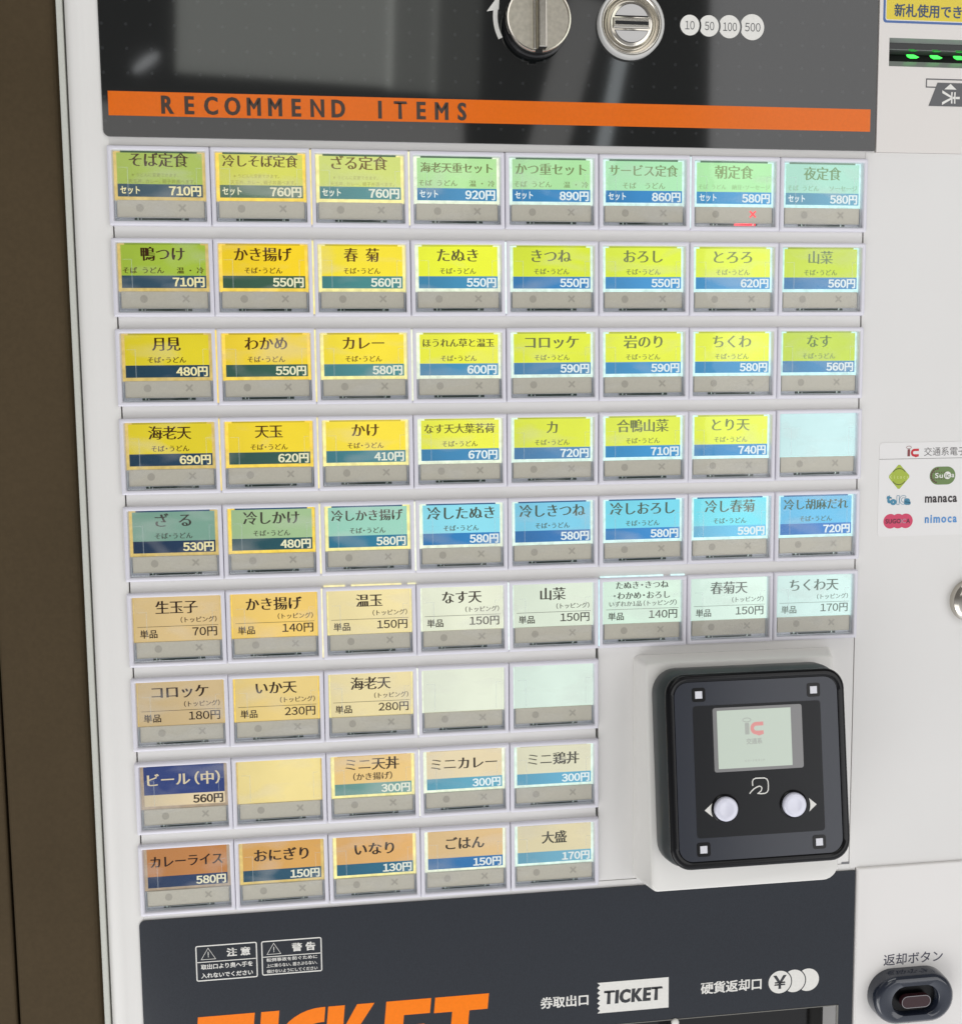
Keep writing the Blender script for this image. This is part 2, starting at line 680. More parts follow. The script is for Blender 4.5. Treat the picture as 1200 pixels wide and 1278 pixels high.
# bars between the rows of buttons
P_, RP, H = 45.0, 40.6665, 35.4
for r in range(8):
    b = B()
    zt, zb = -(r * RP + H) + 1.0, -((r + 1) * RP) - 1.0
    b.box(1.7, 358.7 if r < 5 else 223.9, 2.3, 12, zb, zt, .15)
    part('filler_bar', b, M_white2)
# right-hand panels
b = B()
b.box(359.5, 470, 2.4, 20, -239.0, 3.3, 0)
b.box(360.0, 470, 2.4, 20, -361.9, -239.0, 0)
part('right_middle_panel', b, M_white2)
b = B()
b.box(363.8, 470, .9, 20, -600, -362.0, 1.2)
part('right_lower_panel', b, mat('lower_panel_white', (228, 225, 222), .4, coat=.2, bump=.03, bscale=700), smooth=60)
SX0, SX1, SZ0, SZ1 = at(1110, 60, .001)[0], 470.2, at(1150, 83, .001)[1], at(1150, 47.5, .001)[1]
b = B()
b.box(364.6, 470, 1.6, 20, 3.4, SZ0)
b.box(364.6, 470, 1.6, 20, SZ1, 145)
b.box(364.6, SX0, 1.6, 20, SZ0, SZ1)
part('right_upper_panel', b, mat('upper_panel_white', (222, 217, 212), .4, bump=.03, bscale=700))

# ------------------------------------------------------------------ header
b = B()
hz = 3.9
b.prism(rr2(-1.2, 363.8, hz, 144.9, (2.6, .4, .4, .4), 6), 1.7, 2.55)
header = part('header_panel', b, M_dark)
b = B()
xo0, xo1 = at(135, 130, .0017)[0], at(1085.5, 150, .0017)[0]
zo1, zo0 = at(135, 113, .0017)[1], at(135, 143.5, .0017)[1]
b.prism([(xo0, zo0), (xo1, zo0), (xo1, zo1), (xo0, zo1)], 1.62, 1.69)
part('orange_stripe', b, M_orange, header)
b = B()
ya = .0016
x0, z_ = at(201, 132, ya)
x1, z2_ = at(582, 138, ya)
b.text(line('RECOMMEND ITEMS', (.05, .026), x1 - x0, (x0 + x1) / 2, (zo0 + zo1) / 2 - .2, hs=10.8, adv=1.1), 1.56)
part('lettering', b, mat('stripe_lettering', (64, 50, 40), .4), header)

# rotary return lever
cx, cz = at(672.0, 23, -.006)
R = 15.2
lever = empty('return_lever', (cx * MM, 0, cz * MM), root)
b = B()
b.loft([circ3(cx, cz, R + .4, 1.69), circ3(cx, cz, R + .2, .4), circ3(cx, cz, R - .6, .0), circ3(cx, cz, R - .6, -5.0)])
part('collar', b, mat('collar_shade_black', (14, 14, 15), .2), lever)  # black side wall stands in for the shadow round the dial
b = B()
b.loft([circ3(cx, cz, R, -5.0), circ3(cx, cz, R, -6.0), circ3(cx, cz, R - .5, -6.8), circ3(cx, cz, R - 1.1, -6.9), circ3(cx, cz, R - 1.3, -6.5)])
part('dial', b, M_chrome2, lever, smooth=30)
b = B()
b.loft([circ3(cx, cz, R + .02, -5.0), circ3(cx, cz, R + .1, -6.6), circ3(cx, cz, R - .4, -7.3), circ3(cx, cz, R - 1.0, -7.2), circ3(cx, cz, R - 1.3, -6.4)], cap1=False)
part('rim', b, M_chrome, lever, smooth=50)
b = B()
for s0, s1, h in ((-3.1, -1.6, 9), (-1.2, 2.6, 13)):
    b.box(cx + s0, cx + s1, -h, -6.0, cz - R + .9, cz + R - .9, .5)
part('grip', b, M_chrome, lever)
b = B()
b.box(cx - 1.9, cx + 1.5, -7.4, -5.5, cz - R - .3, cz - R + 1.4, .2)
part('notch', b, M_black, lever)
# printed turning arrow left of the lever
cpx, cpz = at(672.5, 22, .0016)
b = B()
pts = []
for k in range(13):
    a = math.radians(171 + 37 * k / 12)
    pts.append((cpx + 20.6 * math.cos(a), cpz + 20.6 * math.sin(a)))
b.stroke(pts, 2.1, 1.62)
a0 = math.radians(171)
tx, tz = cpx + 20.6 * math.cos(a0), cpz + 20.6 * math.sin(a0)
b.sheet([(tx - 4.2, tz - 1.1), (tx + 1.4, tz - .1), (tx + 1.9, tz + 7)], 1.6)
part('arrow_print', b, M_print, header)

# coin slot
cx, cz = at(787.5, 29, -.001)
slot = empty('coin_slot', (cx * MM, 0, cz * MM), root)
b = B()
b.loft([circ3(cx, cz, 15.9, 1.69), circ3(cx, cz, 15.9, -1.4), circ3(cx, cz, 15.4, -2.0), circ3(cx, cz, 14.6, -2.0), circ3(cx, cz, 14.3, -1.2)], cap1=False)
part('outer_ring', b, M_ring, slot, smooth=50)
b = B()
b.loft([circ3(cx, cz, 14.35, -.9), circ3(cx, cz, 14.0, -1.5), circ3(cx, cz, 13.6, -1.5), circ3(cx, cz, 13.0, -.6), circ3(cx, cz, 12.2, .5), circ3(cx, cz, 11.5, 1.0), circ3(cx, cz, 10.9, .7), circ3(cx, cz, 10.6, -.2), circ3(cx, cz, 10.3, -.9), circ3(cx, cz, 9.9, -1.1)])
part('chrome_bowl', b, M_chrome, slot, smooth=60)
b = B()
b.box(cx - 9.0, cx + 9.0, -2.2, -1.0, cz - 2.4, cz + 2.4, .8)
part('slot_bar', b, M_chrome, slot)
b = B()
b.box(cx - 8.0, cx + 8.0, -2.25, -1.3, cz - .85, cz + .75)
part('slot_opening', b, M_black, slot)
for sg in (1, -1):
    b = B()
    pts = []
    for k in range(17):
        a = math.radians(20 + 140 * k / 16)
        pts.append((cx + 8.6 * math.cos(a) , cz + sg * (3.1 + 5.7 * (math.sin(a) - .342) / .658)))
    if sg < 0:
        pts = pts[::-1]
    pm = (cx, sum(p[1] for p in pts) / len(pts))
    b.prism(pts, -1.5, -1.0)
    pk = part('plate_edge', b, M_black, slot)
    b = B()
    b.prism([(pm[0] + (p[0] - pm[0]) * .95, pm[1] + (p[1] - pm[1]) * .9) for p in pts], -1.6, -1.3)
    part('coin_plate', b, M_plate, pk)


def crescent(cx, cz, r, c2=None, r2=0, n=56):
    pts = circ(cx, cz, r, n)
    if c2 is None:
        return pts
    out = []
    for p in pts:
        d = math.hypot(p[0] - c2[0], p[1] - c2[1])
        if d < r2:
            # slide level to the neighbour's circle
            dz = p[1] - c2[1]
            p = (c2[0] + math.sqrt(max(r2 * r2 - dz * dz, 0)), p[1])
        out.append(p)
    return out


# coin value symbols
ds = [('10', 860.5, 31, 12.0), ('50', 884.3, 32, 12.4), ('100', 909.8, 33, 13.4), ('500', 938.2, 33.6, 15.0)]
prev = None
b = B()
bt = B()
for t_, px, py, rp in ds:
    x_, z_ = at(px, py, .0016)
    r_ = at(px + rp, py, .0016)[0] - x_
    b.sheet(crescent(x_, z_, r_, prev[0] if prev else None, prev[1] + .9 if prev else 0), 1.62)
    wd = {2: 4.9, 3: 7.3}[len(t_)] * (1.05 if t_ == '500' else .93)
    bt.text(line(t_, (.0, .0), wd, x_ + (.3 if prev else 0), z_ - .05, hs=5.2), 1.56)
    prev = ((x_, z_), r_)
part('coin_symbols', b, M_print, header)
part('coin_values', bt, mat('dark_grey_print', (84, 84, 86), .5), header)

# ------------------------------------------------------------------ menu buttons
COLS = ['そば定食', '冷しそば定食', 'ざる定食', '海老天重セット', 'かつ重セット', 'サービス定食', '朝定食', '夜定食']
SU = 'そば・うどん'
N2 = ('※うどんに変更できます。', '天玉丼、カレー、親子丼選べます。')
ROWS = [
    [('そば定食', N2, 'セット', 710), ('冷しそば定食', N2, 'セット', 760), ('ざる定食', N2, 'セット', 760), ('海老天重セット', 'そば　うどん　　　温　・　冷', 'セット', 920),
     ('かつ重セット', 'そば　うどん　　　温　・　冷', 'セット', 890), ('サービス定食', 'そば　　うどん', 'セット', 860), ('朝定食', 'そば　うどん　　納豆・ソーセージ', 'セット', 580), ('夜定食', 'そば　うどん　　　ソーセージ', 'セット', 580)],
    [('鴨つけ', 'そば　うどん　　　温　・　冷', None, 710), ('かき揚げ', SU, None, 550), ('春　菊', SU, None, 560), ('たぬき', SU, None, 550), ('きつね', SU, None, 550), ('おろし', SU, None, 550), ('とろろ', SU, None, 620), ('山菜', SU, None, 560)],
    [('月見', SU, None, 480), ('わかめ', SU, None, 550), ('カレー', SU, None, 580), ('ほうれん草と温玉', SU, None, 600), ('コロッケ', SU, None, 590), ('岩のり', SU, None, 590), ('ちくわ', SU, None, 580), ('なす', SU, None, 560)],
    [('海老天', SU, None, 690), ('天玉', SU, None, 620), ('かけ', SU, None, 410), ('なす天大葉茗荷', SU, None, 670), ('力', SU, None, 720), ('合鴨山菜', SU, None, 710), ('とり天', SU, None, 740), None],
    [('ざ　る', SU, None, 530), ('冷しかけ', SU, None, 480), ('冷しかき揚げ', SU, None, 580), ('冷したぬき', SU, None, 580), ('冷しきつね', SU, None, 580), ('冷しおろし', SU, None, 580), ('冷し春菊', SU, None, 590), ('冷し胡麻だれ', SU, None, 720)],
    [('生玉子', 'T', '単品', 70), ('かき揚げ', 'T', '単品', 140), ('温玉', 'T', '単品', 150), ('なす天', 'T', '単品', 150), ('山菜', 'T', '単品', 150), (('たぬき・きつね', '・わかめ・おろし'), 'いずれか1品（トッピング）', '単品', 140), ('春菊天', 'T', '単品', 150), ('ちくわ天', 'T', '単品', 170)],
    [('コロッケ', 'T', '単品', 180), ('いか天', 'T', '単品', 230), ('海老天', 'T', '単品', 280), None, None],
    [('ビール（中）', 'BEER', None, 560), None, ('ミニ天丼', '（かき揚げ）', None, 300), ('ミニカレー', None, None, 300), ('ミニ鶏丼', None, None, 300)],
    [('カレーライス', None, None, 580), ('おにぎり', None, None, 150), ('いなり', None, None, 130), ('ごはん', None, None, 150), ('大盛', None, None, 170)],
]
TOP = [  # backlight's warm-to-cool shift across the columns is baked into card and band colours
    [(165, 185, 80), (212, 212, 84), (213, 222, 118), (185, 232, 160), (178, 230, 165), (180, 235, 185), (183, 240, 175), (175, 225, 205)],
    [(165, 190, 60), (250, 212, 30), (254, 230, 55), (243, 248, 58), (222, 235, 60), (230, 245, 75), (235, 250, 80), (205, 225, 70)],
    [(225, 205, 35), (245, 212, 48), (251, 226, 58), (243, 243, 66), (231, 239, 68), (238, 246, 78), (241, 251, 82), (200, 222, 75)],
    [(225, 203, 35), (244, 214, 45), (253, 226, 64), (243, 243, 76), (229, 237, 73), (232, 242, 83), (239, 250, 83), (205, 238, 238)],
    [(120, 158, 140), (163, 192, 143), (160, 214, 192), (145, 224, 240), (130, 208, 235), (125, 220, 240), (125, 230, 245), (105, 192, 233)],
    [(217, 187, 132), (245, 205, 110), (245, 226, 168), (238, 240, 215), (228, 237, 217), (222, 244, 225), (225, 247, 233), (215, 242, 236)],
    [(205, 178, 132), (236, 206, 130), (236, 218, 165), (232, 236, 215), (222, 238, 225)],
    [(34, 56, 118), (240, 218, 146), (238, 200, 130), (234, 215, 176), (226, 221, 192)],
    [(186, 122, 62), (214, 160, 82), (224, 172, 104), (225, 190, 137), (226, 212, 172)],
]
BAND = [
    [(48, 78, 92), (84, 114, 90), (84, 140, 142), (62, 138, 184), (58, 138, 194), (58, 138, 198), (75, 160, 214), (108, 168, 195)],
    [(48, 78, 96), (56, 92, 72), (72, 138, 138), (68, 145, 185), (58, 132, 190), (75, 153, 210), (75, 158, 214), (72, 138, 190)],
    [(24, 62, 82), (50, 92, 78), (78, 140, 144), (70, 145, 185), (84, 140, 182), (78, 155, 206), (75, 155, 206), (74, 142, 190)],
    [(24, 58, 82), (48, 86, 78), (68, 132, 144), (66, 138, 184), (84, 138, 184), (64, 150, 206), (68, 150, 206), (0, 0, 0)],
    [(16, 48, 80), (26, 78, 88), (42, 122, 152), (44, 128, 190), (54, 120, 182), (60, 140, 205), (110, 198, 235), (60, 128, 200)],
    [], [],
    [(226, 204, 165), None, (110, 158, 150), (98, 168, 192), (104, 174, 204)],
    [(18, 48, 88), (22, 76, 100), (32, 102, 130), (38, 112, 170), (114, 174, 198)],
]
INK = [(60, 32, 8), (80, 50, 14), (100, 70, 30), (106, 100, 58), (118, 122, 80), (126, 134, 88), (134, 148, 96), (116, 140, 86)]  # paler to the right: backlight bleed put into the ink colour
GLOW = [(214, 186, 112), (255, 218, 88), (255, 243, 165), (243, 250, 224), (230, 250, 236), (225, 254, 246), (222, 255, 250), (212, 250, 246)]

b = B()
i0 = lambda i, y: rr(i, P_ - i, -H + i * .98, -i * .98, .5, y, 3)
b.loft([i0(.12, 6.5), i0(.12, .8), i0(.25, .3), i0(.55, 0), i0(1.7, .0), i0(1.95, .18), i0(2.15, .7), i0(2.35, 5.5)], cap1=False)
ME_frame = b.mesh('button_frame', M_frame, smooth=40)
b = B()
b.loft([rr(2.45, 42.55, -33.2, -2.0, .6, 1.7, 3), rr(2.45, 42.55, -33.2, -2.0, .6, .95, 3), rr(2.75, 42.25, -32.2, -2.3, .5, .6, 3)], cap0=True)
ME_cover = b.mesh('clear_cover', M_clear)
b = B()  # highlights on the cover's tabs and rim, built as thin pale strips
for xa, xb in ((8.35, 8.75), (38.6, 38.9)):
    b.box(xa, xb, 1.75, 2.0, -22.5, -9.3)
b.box(4.6, 8.3, 1.75, 1.95, -9.6, -9.35)
b.box(38.9, 41.0, 1.75, 1.95, -9.6, -9.35)
b.box(2.5, 42.5, 1.72, 2.0, -32.98, -32.72, mi=1)
b.box(3.0, 42.0, 1.72, 1.9, -31.62, -31.5, mi=1)
b.box(2.55, 2.8, 1.72, 3.0, -32.7, -23.8, mi=1)
b.box(42.2, 42.45, 1.72, 3.0, -32.7, -23.8, mi=1)
for xa in (4.6, 13.6, 31.6, 40.2):
    b.box(xa, xa + .35, 1.72, 1.95, -32.6, -31.9, mi=1)
ME_highlight = b.mesh('cover_edge_highlight', [M_edge, M_edge2])
b = B()
b.box(2.4, 42.6, 3.3, 5.4, -23.9, -1.9)
ME_diff = b.mesh('light_diffuser', M_glow)
b = B()
b.box(3.3, 41.8, 2.2, 3.2, -31.5, -23.75, .25)
ME_strip = b.mesh('status_strip', M_strip)
b = B()
b.sheet(circ(13.3, -27.2, 1.75, 20), 2.15)
ME_dot = b.mesh('dot_mark', M_mark)


def cross_builder(s=1.45):
    b = B()
    cxx, czz, w_ = 32.0, -27.1, .28
    for sg, yy in ((1, 2.15), (-1, 2.12)):
        b.sheet([(cxx - s - w_, czz - sg * s + sg * w_), (cxx - s + w_, czz - sg * s - sg * w_), (cxx + s + w_, czz + sg * s - sg * w_), (cxx + s - w_, czz + sg * s + sg * w_)], yy)
    return b


ME_cross = cross_builder().mesh('cross_mark', M_mark)
ME_cross_red = cross_builder(1.5).mesh('cross_mark_red', mat('red_lit_mark', (200, 60, 60), .5, emit=(255, 70, 78), es=1.0))
b = B()
b.box(2.4, 42.6, 3.3, 6.2, -33.6, -23.95)
ME_tray = b.mesh('key_tray', M_tray)
b = B()
b.box(10.7, 34.6, 2.9, 3.28, -32.75, -31.6)
ME_pcb = b.mesh('circuit_board', M_pcb)
b = B()
for xa in (12.0, 32.2):
    b.box(xa, xa + .5, 2.5, 2.88, -32.5, -31.5)
ME_contact = b.mesh('contact_pin', M_contact)
# card shapes
b = B()
b.box(3.9, 41.3, 2.3, 2.9, -16.6, -2.95)
ME_card = b.mesh('card', M_card)
b = B()
b.box(3.9, 41.3, 2.28, 2.9, -22.2, -16.65)
ME_band = b.mesh('price_band', M_band)
b = B()
b.box(2.9, 42.2, 2.3, 2.9, -23.5, -2.2)
ME_cardw = b.mesh('plain_card', M_card)
b = B()
b.box(5.6, 39.2, 2.1, 2.9, -2.9, -2.05)
ME_lip = b.mesh('card_edge', M_band)

MENU_TINT = ['green', 'yellow', 'yellow', 'yellow', 'blue', 'cream', 'cream', 'beige', 'orange']


def mix(a, c, t):
    return tuple(a[i] + (c[i] - a[i]) * t for i in range(3))


for r, row in enumerate(ROWS):
    for c, it in enumerate(row):
        ox, oz = c * P_, -r * RP
        jx, jz = random.uniform(-.06, .06), random.uniform(-.05, .05)
        loc = ((ox + jx) * MM, random.uniform(-.00012, .00012), (oz + jz) * MM)
        fr = link('menu_button', ME_frame, root, loc)
        fr.rotation_euler = (random.uniform(-.006, .006), random.uniform(-.0025, .0025), random.uniform(-.005, .005))
        top, ink = TOP[r][c], INK[c]
        plain = it is None or r in (5, 6)
        if it is None:
            fr['label'] = 'lit menu button with a blank pale card'
        else:
            nm = it[0] if isinstance(it[0], str) else ''.join(it[0])
            fr['label'] = 'lit menu button, %s card reading %s, %d yen' % (MENU_TINT[r] if not (r == 1 and c == 0) else 'green', nm.replace('　', ''), it[3])

        def sub(name, me, color=None, dy=0.0):
            if name == 'light_diffuser' and r >= 7 and c < 2:
                color = ((172, 152, 130), (222, 194, 118))[c]
            return link(name, me, fr, (loc[0], loc[1] + dy, loc[2]), color)
        sub('light_diffuser', ME_diff, GLOW[c])
        sub('key_tray', ME_tray)
        sub('circuit_board', ME_pcb)
        sub('contact_pin', ME_contact)
        sub('status_strip', ME_strip)
        sub('dot_mark', ME_dot)
        if r == 0 and c == 6:
            x_ = sub('cross_mark', ME_cross_red)
            x_['label'] = 'cross mark lit red'
            b2 = B()
            b2.box(23, 33.5, 2.7, 2.95, -32.5, -31.6)
            sub('sold_out_lamp', b2.mesh('sold_out_lamp', mat('red_lamp', (200, 30, 30), .5, emit=(255, 30, 50), es=2.2)))
        else:
            sub('cross_mark', ME_cross)
        sub('clear_cover', ME_cover)
        sub('cover_edge_highlight', ME_highlight)
        if plain:
            sub('card', ME_cardw, top)
        else:
            sub('card', ME_card, top)
            if BAND[r][c]:
                sub('price_band', ME_band, BAND[r][c])
            if r == 0:
                sub('card_edge', ME_lip, mix((54, 84, 50), (120, 150, 130), c / 7))
            elif r == 4:
                sub('card_edge', ME_lip, mix((30, 64, 104), (60, 120, 170), c / 7))
            elif r in (1, 2, 3):
                sub('card_edge', ME_lip, tuple(q * .86 for q in top))
            else:
                sub('card_edge', ME_lip, tuple(q * .93 for q in top))
        if it is None:
            continue
        name, subt, left, price = it
        L = B()      # name lettering
        G_ = B()     # price lettering
        yt = 2.22
        if r >= 7:
            nz = -9.3 if not (r == 7 and c == 2) else -6.9
        elif plain:
            nz = -7.4
        elif r == 0:
            nz = -5.9 if c < 3 else -7.3
        else:
            nz = -6.9
        small = B()
        if isinstance(name, tuple):
            L.text(line(name[0], MIN, 27, 22.6, -4.4, vc=.38), yt)
            L.text(line(name[1], MIN, 29, 22.4, -9.6, vc=.38), yt)
        else:
            em = 6.7
            n_ = sum(NARROW.get(k, 1) for k in name)
            wid = min(n_ * em - .5, 34.2)
            hs = None
            if r == 7 and c == 0:
                wid = 34
            if r == 8 and c == 0:
                wid = 34.2
            if len(name) == 1:
                wid = 5.6
            L.text(line(name, (MIN if r < 8 else (.034, .004)) if r != 7 or c else (.03, 0), wid, 22.4, nz, vc=.38, hs=min(em, wid / (n_ - .08)) * (1.03 if r != 8 or c else 1.12)), yt)
        dim = .0
        if subt == SU:
            small.text(line(subt, SML, 17.2, 22.4, -14.2, vc=.38), yt)
        elif subt == 'T':
            small.text(line('（トッピング）', SML, 16.6, 40.6, -13.6, 'r', vc=.38), yt)
        elif isinstance(subt, tuple):
            small.text(line(subt[0], REG, 20.5, 20.5, -12.6, vc=.38), yt)
            small.text(line(subt[1], REG, 29.5, 23.5, -15.4, vc=.38), yt)
            dim = .62
        elif r == 5:
            small.text(line(subt, SML, 34.5, 23.0, -13.7, vc=.38), yt)
        elif subt == '（かき揚げ）':
            small.text(line(subt, SML, 19, 22.4, -13.2, vc=.38), yt)
        elif subt and subt != 'BEER':
            small.text(line(subt, SML, 36.0 if c != 5 else 21, 22.5, -14.3, vc=.38, maxh=2.9), yt)
            dim = .28 if c < 6 and r == 0 else (.5 if r == 0 else .1)
        if r == 4:
            ink = mix(ink, (60, 78, 88), .55)
        if r == 0:
            ink = mix(ink, top, .12 + .03 * c)
        if r >= 5:
            ink = mix((36, 12, 2), (108, 124, 116), (c / 7) ** 1.1)
        if r == 7 and c == 0:
            nink = (226, 208, 172)
        else:
            nink = ink
        o = sub('lettering', L.mesh('lettering', M_ink), nink)
        if small.v:
            sub('subtitle_lettering', small.mesh('subtitle_lettering', M_ink), mix(ink, top, max(dim, .12)))
        if plain:
            G_.text(line(str(price) + '円', (.018, .010), (14.6 if price > 99 else 11.4), 40.6, -19.3, 'r', hs=5.1, vc=.38), yt)
            G_.text(line('単品', (.02, .014), 8.0, 5.2, -19.9, 'l', hs=4.2, vc=.38), yt)
            G_.box(4.2, 41.2, 2.2, 2.29, -16.55, -16.38)
            sub('price_lettering', G_.mesh('price_lettering', M_ink), ink)
        else:
            lt = mix((250, 236, 178), (240, 250, 250), min(1, c / 3.0))
            if r == 8:
                lt = mix(lt, (232, 232, 225), .5)
            if r == 7 and c == 0:
                lt = (50, 36, 26)
            if left:
                G_.text(line(left, BOLD, 8.6, 5.0, -19.3, 'l', hs=3.9, vc=.38), yt)
            G_.text(line(str(price) + '円', (.044, .026), 14.2, 40.6, -19.45, 'r', hs=5.0, vc=.38), yt)
            sub('price_lettering', G_.mesh('price_lettering', M_ink), lt)

# light leaking through the joints between some frames
for r, k, col in ((0, 2, (255, 228, 120)), (0, 3, (250, 246, 190)), (0, 6, (225, 252, 250)), (1, 2, (255, 240, 150)), (1, 4, (235, 252, 245)), (2, 1, (250, 214, 90)), (2, 2, (250, 235, 150)), (2, 3, (240, 244, 215)),
                  (3, 1, (252, 222, 110)), (3, 2, (252, 235, 150)), (4, 2, (250, 240, 180)), (4, 3, (242, 246, 220)), (5, 2, (250, 240, 190)), (5, 4, (238, 250, 245)), (5, 5, (205, 246, 250)), (6, 3, (236, 240, 225)), (7, 3, (236, 238, 222))):
    b = B()
    zt = -r * RP - .8
    b.box(k * P_ - .26, k * P_ + .26, .15, 5.5, zt - H + 2.2, zt)
    me = b.mesh('light_gap', M_glow)
    o = link('light_gap', me, root, (0, 0, 0), col)
for r, xa, xb, col in ((5, 91, 101, (250, 240, 180)), (5, 104, 128, (250, 240, 180)), (5, 131, 135, (250, 246, 200)), (5, 226, 258, (220, 250, 250)), (5, 262, 269, (220, 250, 250))):
    b = B()
    z_ = -r * RP + .2
    b.box(xa, xb, 1.2, 5.5, z_ - .25, z_ + .28)
    link('light_gap', b.mesh('light_gap', M_glow), root, (0, 0, 0), col)

# ------------------------------------------------------------------ card reader
reader = empty('card_reader', (.2952, 0, -.305), root)
reader['label'] = 'black contactless card reader with small screen on a white housing'
fy = lambda z: -8.0 + (z + 245.3) / (-356.9 + 245.3) * -12.0
b = B()
rad = lambda k: (3.5 * k, 8 * k, 2.0 * k, 2.5 * k)
b.loft([rr(243.3, 347.2, -360.2, -243.4, rad(1.1), 2.6, 8), rr(243.6, 346.8, -359.9, -243.8, rad(1.1), 1.4, 8),
        rr(246.6, 343.7, -357.3, -245.0, rad(1), lambda z: fy(z) + 1.2, 8), rr(246.9, 343.3, -356.9, -245.3, rad(1), lambda z: fy(z) + .35, 8),
        rr(247.7, 342.5, -356.1, -246.1, rad(.8), lambda z: fy(z), 8)], cap0=True)
part('housing', b, mat('housing_white_plastic', (228, 226, 221), .38, bump=.03, bscale=600), reader, smooth=50)

C0 = Vector((294.8, -34.9, -291.9))
vv = Vector((0, 12.5, 89.9)).normalized()
nn = Vector((0, -89.9, 12.5)).normalized()
RM = Matrix(((1, 0, 0), (0, -nn.y, vv.y), (0, -nn.z, vv.z))).to_4x4()
RM = Matrix.Translation(C0) @ RM          # local (u, depth, v): depth negative = outwards


def rat(px, py, h=0.0):
    """local (u, v) on the reader face plane lifted by h mm"""
    d = ROT @ Vector(((px - 600) / FPX, -(py - 639) / FPX, -1))
    o = Vector(CAM) * 1000
    p0 = C0 + nn * h
    t = (p0 - o).dot(nn) / d.dot(nn)
    q = o + d * t - C0
    return q.x, q.dot(vv)


RR_ = lambda hw, hh, r, y: rr(-hw, hw, -hh, hh, r, y, 9)
M_rd1 = mat('reader_body_dark_grey', (48, 53, 54), .34)
M_rd2 = mat('reader_rim_black', (6, 6, 9), .2, spec=.3)
M_rd3 = mat('reader_face_slate', (40, 44, 54), .2)
M_rd4 = mat('reader_window_black', (15, 17, 21), .3, spec=.3)
b = B()
b.loft([RR_(46.6, 47.6, 12, 17), RR_(46.4, 47.4, 12, 11), RR_(45.9, 46.9, 12, 9.4), RR_(43.2, 44.4, 10.5, 4.6), RR_(42.6, 43.8, 10, 4.2), RR_(42.6, 43.8, 10, 3)], cap0=True)
part('reader_body', b, M_rd1, reader, smooth=50, M=RM)
b = B()
b.loft([RR_(42.2, 43.6, 9, 3.9), RR_(44.2, 45.8, 9.5, 3.6), RR_(44.6, 46.1, 9.8, 2.6), RR_(44.6, 46.1, 9.8, 1.1), RR_(43.9, 45.4, 9.3, .2), RR_(42.6, 44.1, 8.6, 0), RR_(41.0, 42.6, 7.2, .15), RR_(40.7, 42.3, 7, .6)])
part('rim', b, M_rd2, reader, smooth=50, M=RM)
b = B()
b.prism([(p[0], p[2]) for p in RR_(40.6, 42.2, 6.8, 0)], .25, .7)
part('face_plate', b, M_rd3, reader, M=RM)


def quad_box(p4, h=0.0):
    q = [rat(*p, h) for p in p4]
    return (q[0][0] + q[3][0]) / 2, (q[1][0] + q[2][0]) / 2, (q[2][1] + q[3][1]) / 2, (q[0][1] + q[1][1]) / 2


u0, u1, v0, v1 = quad_box([(865, 881), (1023, 874.8), (1029.6, 1036), (869, 1047.8)])
b = B()
b.prism(rr2(u0, u1, v0, v1, 1.6), .14, .3)
part('window', b, M_rd4, reader, M=RM)
# screen
u0, u1, v0, v1 = quad_box([(888.5, 884), (1000, 878.5), (1002.5, 958.5), (891.5, 964)])
b = B()
b.loft([rr(u0, u1, v0, v1, 1.2, .2, 5), rr(u0, u1, v0, v1, 1.2, .02, 5), rr(u0 + .25, u1 - .25, v0 + .25, v1 - .25, 1.0, -.04, 5)], cap0=True)
scr = part('screen_bezel', b, mat('screen_bezel_grey', (128, 127, 127), .3, coat=.3), reader, M=RM)
s0, s1, t0, t1 = quad_box([(894, 887.3), (986, 882.8), (988.4, 955), (896.3, 960)])
b = B()
b.box(s0, s1, -.14, -.06, t0, t1)
part('screen', b, mat('lcd_glow', (150, 160, 150), .25, emit=(188, 198, 184), es=.52), scr, M=RM)
cxs = (s0 + s1) / 2 - .2


def logo(b, b2, x, z, k, y):
    """rounded i and c mark"""
    b.sheet(rr2(x - 5.6 * k, x - 2.9 * k, z - 4 * k, z + 3.0 * k, .3 * k, 3), y)
    b.stroke([(x - 4.25 * k + 2.6 * k * math.cos(a), z + 4.8 * k + 1.2 * k * math.sin(a)) for a in [math.pi * 2 * i / 16 for i in range(16)]], .45 * k, y, closed=True)
    pts = [(x + 6.2 * k, z + 2.2 * k), (x + 1.8 * k, z + 2.2 * k)]
    for i in range(9):
        a = math.radians(90 + 180 * i / 8)
        pts.append((x + 1.6 * k + 2.6 * k * math.cos(a), z - .5 * k + 2.7 * k * math.sin(a)))
    pts += [(x + 6.2 * k, z - 3.2 * k)]
    b2.stroke(pts, 2.3 * k, y)
    b2.sheet([(x + 1.2 * k, z - 4.2 * k), (x + 3.2 * k, z - 5.1 * k), (x + 5.8 * k, z - 4.2 * k), (x + 5.8 * k, z - 3.8 * k), (x + 1.2 * k, z - 3.8 * k)], y + .01)


bi, bc = B(), B()
lx, lz = rat(940, 908, 0)
logo(bi, bc, lx, lz, .78, -.17)
bi.text(line('交通系', BOLD, 8.0, lx, rat(940, 925)[1], hs=2.9), -.17)
bi.text(line('ICカードをタッチ', REG, 10.0, lx, rat(941, 949)[1], hs=1.3), -.17)
part('lcd_lettering', bi, mat('lcd_grey', (120, 124, 120), .5, emit=(186, 190, 180), es=.48), scr, M=RM)
part('lcd_logo', bc, mat('lcd_red', (170, 110, 108), .5, emit=(228, 160, 156), es=.46), scr, M=RM)
